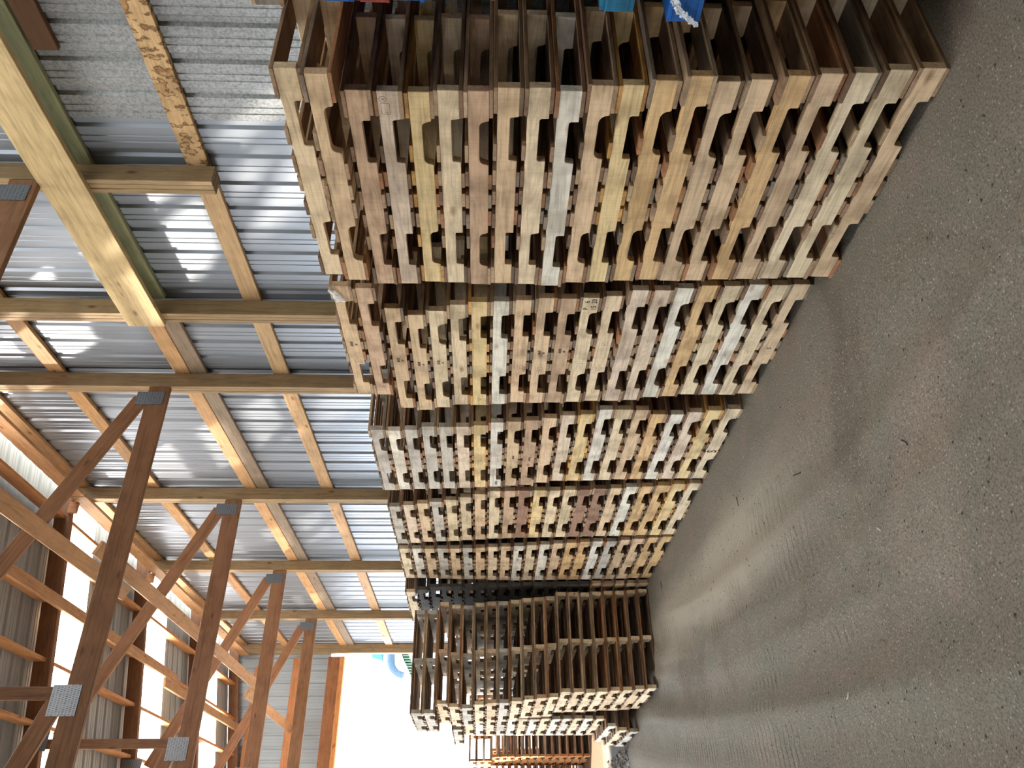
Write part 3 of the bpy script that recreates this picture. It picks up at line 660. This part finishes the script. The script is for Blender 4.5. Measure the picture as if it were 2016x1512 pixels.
for i, a in ((0, .40), (1, .10), (4, .06), (6, .07), (8, .45), (9, .42), (11, .46), (12, .40), (12, .70), (12, .12), (16, .10)):
    put('s2', i, stampbox(.05, .034, 'HT'), a, .022, M_INK)
put('s2', 18, stampbox(.075, .045, 'HT', .7), .46, .014, M_RED); put('s2', 19, stampbox(.06, .038, 'HT', .7), .52, .02, M_RED); put('s2', 13, stampbox(.06, .04, 'HT', .6), .08, .02, M_RED)
for i, a in ((6, .1), (14, .55), (15, .14), (18, .1)): put('s3', i, stampbox(.05, .034, 'HT'), a, .02, M_INK)
put('s3', 8, bars(6, .07, .02), .55, .03, M_INK); put('s3', 9, bars(7, .08, .02), .5, .03, M_INK); put('s3', 7, bars(7, .09, .02), .04, .03, M_INK)
put('s4', 4, stampbox(.06, .04, 'HT'), .86, .03, M_INK); put('s4', 20, stampbox(.05, .035, 'HT'), .55, .02, M_RED)
put('s4', 10, rects_mesh([(0, 0, .004, .06), (-.006, .012, .006, .016), (.004, .05, .012, .07), (-.004, .068, .009, .072)]), .55, .01, M_REDP)

# ------------------------------------------------------------------ plastic wrap scraps
def film_mat():
    m, nt, b = newmat('crumpled clear film'); b.inputs['Base Color'].default_value = (.9, .92, .95, 1); b.inputs['Roughness'].default_value = .25
    b.inputs['Alpha'].default_value = .75
    tc = N(nt, 'ShaderNodeTexCoord'); n = N(nt, 'ShaderNodeTexNoise'); n.inputs['Scale'].default_value = 60; nt.links.new(tc.outputs['Object'], n.inputs['Vector'])
    bu = N(nt, 'ShaderNodeBump'); bu.inputs['Strength'].default_value = 1; bu.inputs['Distance'].default_value = .01; nt.links.new(n.outputs['Fac'], bu.inputs['Height']); nt.links.new(bu.outputs[0], b.inputs['Normal'])
    return m
M_FILM = film_mat()
def ribbon(name, pts, w0, w1, label, ax=Vector((0, 0, 1)), seed=1):
    r = random.Random(seed); v = []; f = []; n = 26; k = 7; base = Vector(pts[0])
    for i in range(n+1):
        q = i/n*(len(pts)-1); j = min(int(q), len(pts)-2); p = Vector(pts[j]).lerp(Vector(pts[j+1]), q-j); wd = w0+(w1-w0)*i/n
        for c in range(k):
            d = ax*((c/(k-1)-.5)*wd); v.append(p-base+d+Vector((-abs(r.gauss(0, .004)), r.gauss(0, .003), r.gauss(0, .002))))
    for i in range(n):
        for c in range(k-1): f.append((i*k+c, i*k+c+1, (i+1)*k+c+1, (i+1)*k+c))
    o = link(name, mesh_from(name, v, f, M_FILM), loc=base); tag(o, label, 'plastic film'); return o
zB = (21-1-12)*H_
ribbon('plastic_wrap', [(2.615, 1.60, zB+.115), (2.61, 1.64, zB+.09), (2.612, 1.672, zB+.05), (2.615, 1.705, zB+.01)], .03, .018, 'crumpled clear plastic strip over the lowest bright blue pallet end', Vector((0, .5, .8)).normalized(), 3)
ribbon('plastic_wrap', [(2.668, 3.31, 2.585), (2.668, 3.36, 2.56), (2.672, 3.42, 2.545)], .035, .055, 'shrink wrap scrap clinging to the top pallet of the second stack', seed=5)

# ------------------------------------------------------------------ loose stones, rubble, chips
def chips(name, n, area, smin, smax, mats, label, cat, seed, dens=None, zf=floor_h):
    r = random.Random(seed); v = []; f = []; fmi = []
    base = [(0, 0, .62), (.9, .1, 0), (.2, .85, -.1), (-.8, .35, 0), (-.45, -.75, .05), (.55, -.7, -.05)]
    fc = [(0, 1, 2), (0, 2, 3), (0, 3, 4), (0, 4, 5), (0, 5, 1), (1, 5, 4, 3, 2)]
    for _ in range(n):
        x = r.uniform(area[0], area[1]); y = area[2]+(area[3]-area[2])*r.random()**(dens or 1)
        s = smin+(smax-smin)*r.random()**3; a = r.uniform(0, 6.3); ca, sa = math.cos(a), math.sin(a); nb = len(v); e = r.uniform(.6, 1.3); mi = r.randrange(len(mats))
        z = zf(x, y)
        for px, py, pz in base:
            px *= r.uniform(.75, 1.25)*e; py *= r.uniform(.75, 1.25)/e
            v.append((x+s*(px*ca-py*sa), y+s*(px*sa+py*ca), z+s*(pz*.8+.12)))
        for q in fc: f.append(tuple(nb+i for i in q)); fmi.append(mi)
    o = link(name, mesh_from(name, v, f, mats, fm=fmi)); tag(o, label, cat, kind='stuff'); return o
M_C1 = plain('pale stone', lin(158, 152, 140), .8); M_C2 = plain('grey stone', lin(118, 110, 100), .85); M_C3 = plain('dark stone', lin(66, 62, 58), .8); M_C4 = plain('brown crumb', lin(96, 82, 68), .9)
chips('gravel', 9000, (-.9, 2.44, 1.4, 8.1), .0015, .0085, [M_C1, M_C2, M_C2, M_C3, M_C4, M_C4], 'loose grit and small stones scattered on the packed floor', 'gravel', 3, 1.6)
chips('rubble', 1500, (-.6, 1.36, 10.3, 12.0), .01, .045, [M_C3, M_C3, M_C2], 'dark rubble and clods on the floor near the end doorway', 'rubble', 4)
M_BARK = plain('wood splinter', lin(60, 46, 34), .9); M_SPL = plain('pale splinter', lin(214, 200, 176), .8)
spl = [(1.55, 2.9, .035, .6, 0, 'dark curved splinter on the near floor'), (1.93, 4.0, .06, 1.4, 0, 'long dark splinter beside the second stack'), (2.2, 5.0, .05, .3, 0, 'dark splinter near the foot of the third stack'),
       (1.30, 3.25, .02, 1.0, 1, 'small white wood chip in the middle of the near floor'), (.72, 3.9, .03, 2.0, 1, 'pale wood chip on the left part of the floor'), (2.45, 7.6, .05, .2, 0, 'dark splinter near the foot of the end-on stack')]
for x, y, l, a, c, lb in spl:
    o = link('wood_chip', box_mesh('wood_chip', l*1.6, .007, .004, (M_BARK, M_SPL)[c], .001, warp=.004), loc=(x, y, floor_h(x, y)+.003), rot=(0, 0, a)); tag(o, lb, 'wood chip')

# ------------------------------------------------------------------ things outside the doorway
M_DUCT = plain('blue grey duct paint', lin(60, 88, 118), .5, .0); M_GRN = plain('green roof sheet', lin(84, 124, 106), .5); M_BLU = plain('blue machine paint', lin(40, 110, 140), .5); M_WHT = plain('white siding', lin(220, 222, 220), .6)
def tube(name, pts, rad, mat, parent, seg=14):
    v = []; f = []; P = [Vector(p) for p in pts]
    for i, p in enumerate(P):
        d = ((P[min(i+1, len(P)-1)]-P[max(i-1, 0)])).normalized(); u = Vector((0, 1, 0)); s = d.cross(u).normalized()
        rr = rad*(1.04 if i % 2 else 1)
        for q in range(seg):
            a = 2*math.pi*q/seg; v.append(p+s*rr*math.cos(a)+u*rr*math.sin(a))
    for i in range(len(P)-1):
        for q in range(seg): f.append((i*seg+q, i*seg+(q+1) % seg, (i+1)*seg+(q+1) % seg, (i+1)*seg+q))
    f.append(tuple(range(seg))[::-1]); f.append(tuple(range((len(P)-1)*seg, len(P)*seg)))
    return link(name, mesh_from(name, [x-parent.location for x in v], f, mat, smooth=False), parent)
bld = empty('shed_building', (12, 42.5, 0)); tag(bld, 'distant building with a sloping green ribbed roof seen through the doorway', 'building')
def quadbox(name, corners, y0, y1, mat, parent):
    v = [(x, y0, z) for x, z in corners]+[(x, y1, z) for x, z in corners]; n = len(corners)
    f = [tuple(range(n)), tuple(range(2*n-1, n-1, -1))]+[(i, n+i, n+(i+1) % n, (i+1) % n) for i in range(n)]
    return link(name, mesh_from(name, [Vector(p)-parent.location for p in v], f, mat), parent)
quadbox('wall', [(8.5, 0), (18, 0), (18, 5.1), (12.8, 7.4), (8.5, 5.2)], 40.3, 46, M_WHT, bld)
quadbox('roof_edge', [(7.94, 5.08), (12.8, 7.36), (12.8, 7.52), (7.9, 5.24)], 39.9, 46.2, M_WHT, bld)
for i in range(18):
    x = 8.02+.13*i; z = 5.08+(x-7.94)*.469
    quadbox('roof_rib', [(x, z-.34), (x+.055, z-.32), (x+.055, z), (x, z-.02)], 39.95, 40.28, M_GRN, bld)
du = empty('duct', (9.6, 39.6, 0)); tag(du, 'blue grey elbow duct outside above the far roof', 'duct')
pts = [(10.4, 39.3, 6.28), (9.6, 39.3, 6.25), (9.15, 39.3, 6.22)]+[(9.0-.75*math.sin(a), 39.3, 5.55+.66*math.cos(a)) for a in [i*math.pi/2/9 for i in range(1, 10)]]
tube('duct_pipe', pts, .2, M_DUCT, du)
tube('duct_riser', [(10.4, 39.3, 6.2), (10.4, 39.3, 0)], .2, M_DUCT, du)
hp = empty('hopper', (9.6, 38.0, 0)); tag(hp, 'blue machine housing outside above the duct', 'machine')
quadbox('housing', [(8.65, 6.45), (9.8, 6.45), (9.8, 7.0), (8.75, 6.9)], 37.8, 38.4, M_BLU, hp)
quadbox('frame', [(9.5, 0), (9.6, 0), (9.6, 6.45), (9.5, 6.45)], 38.0, 38.1, M_BLU, hp)
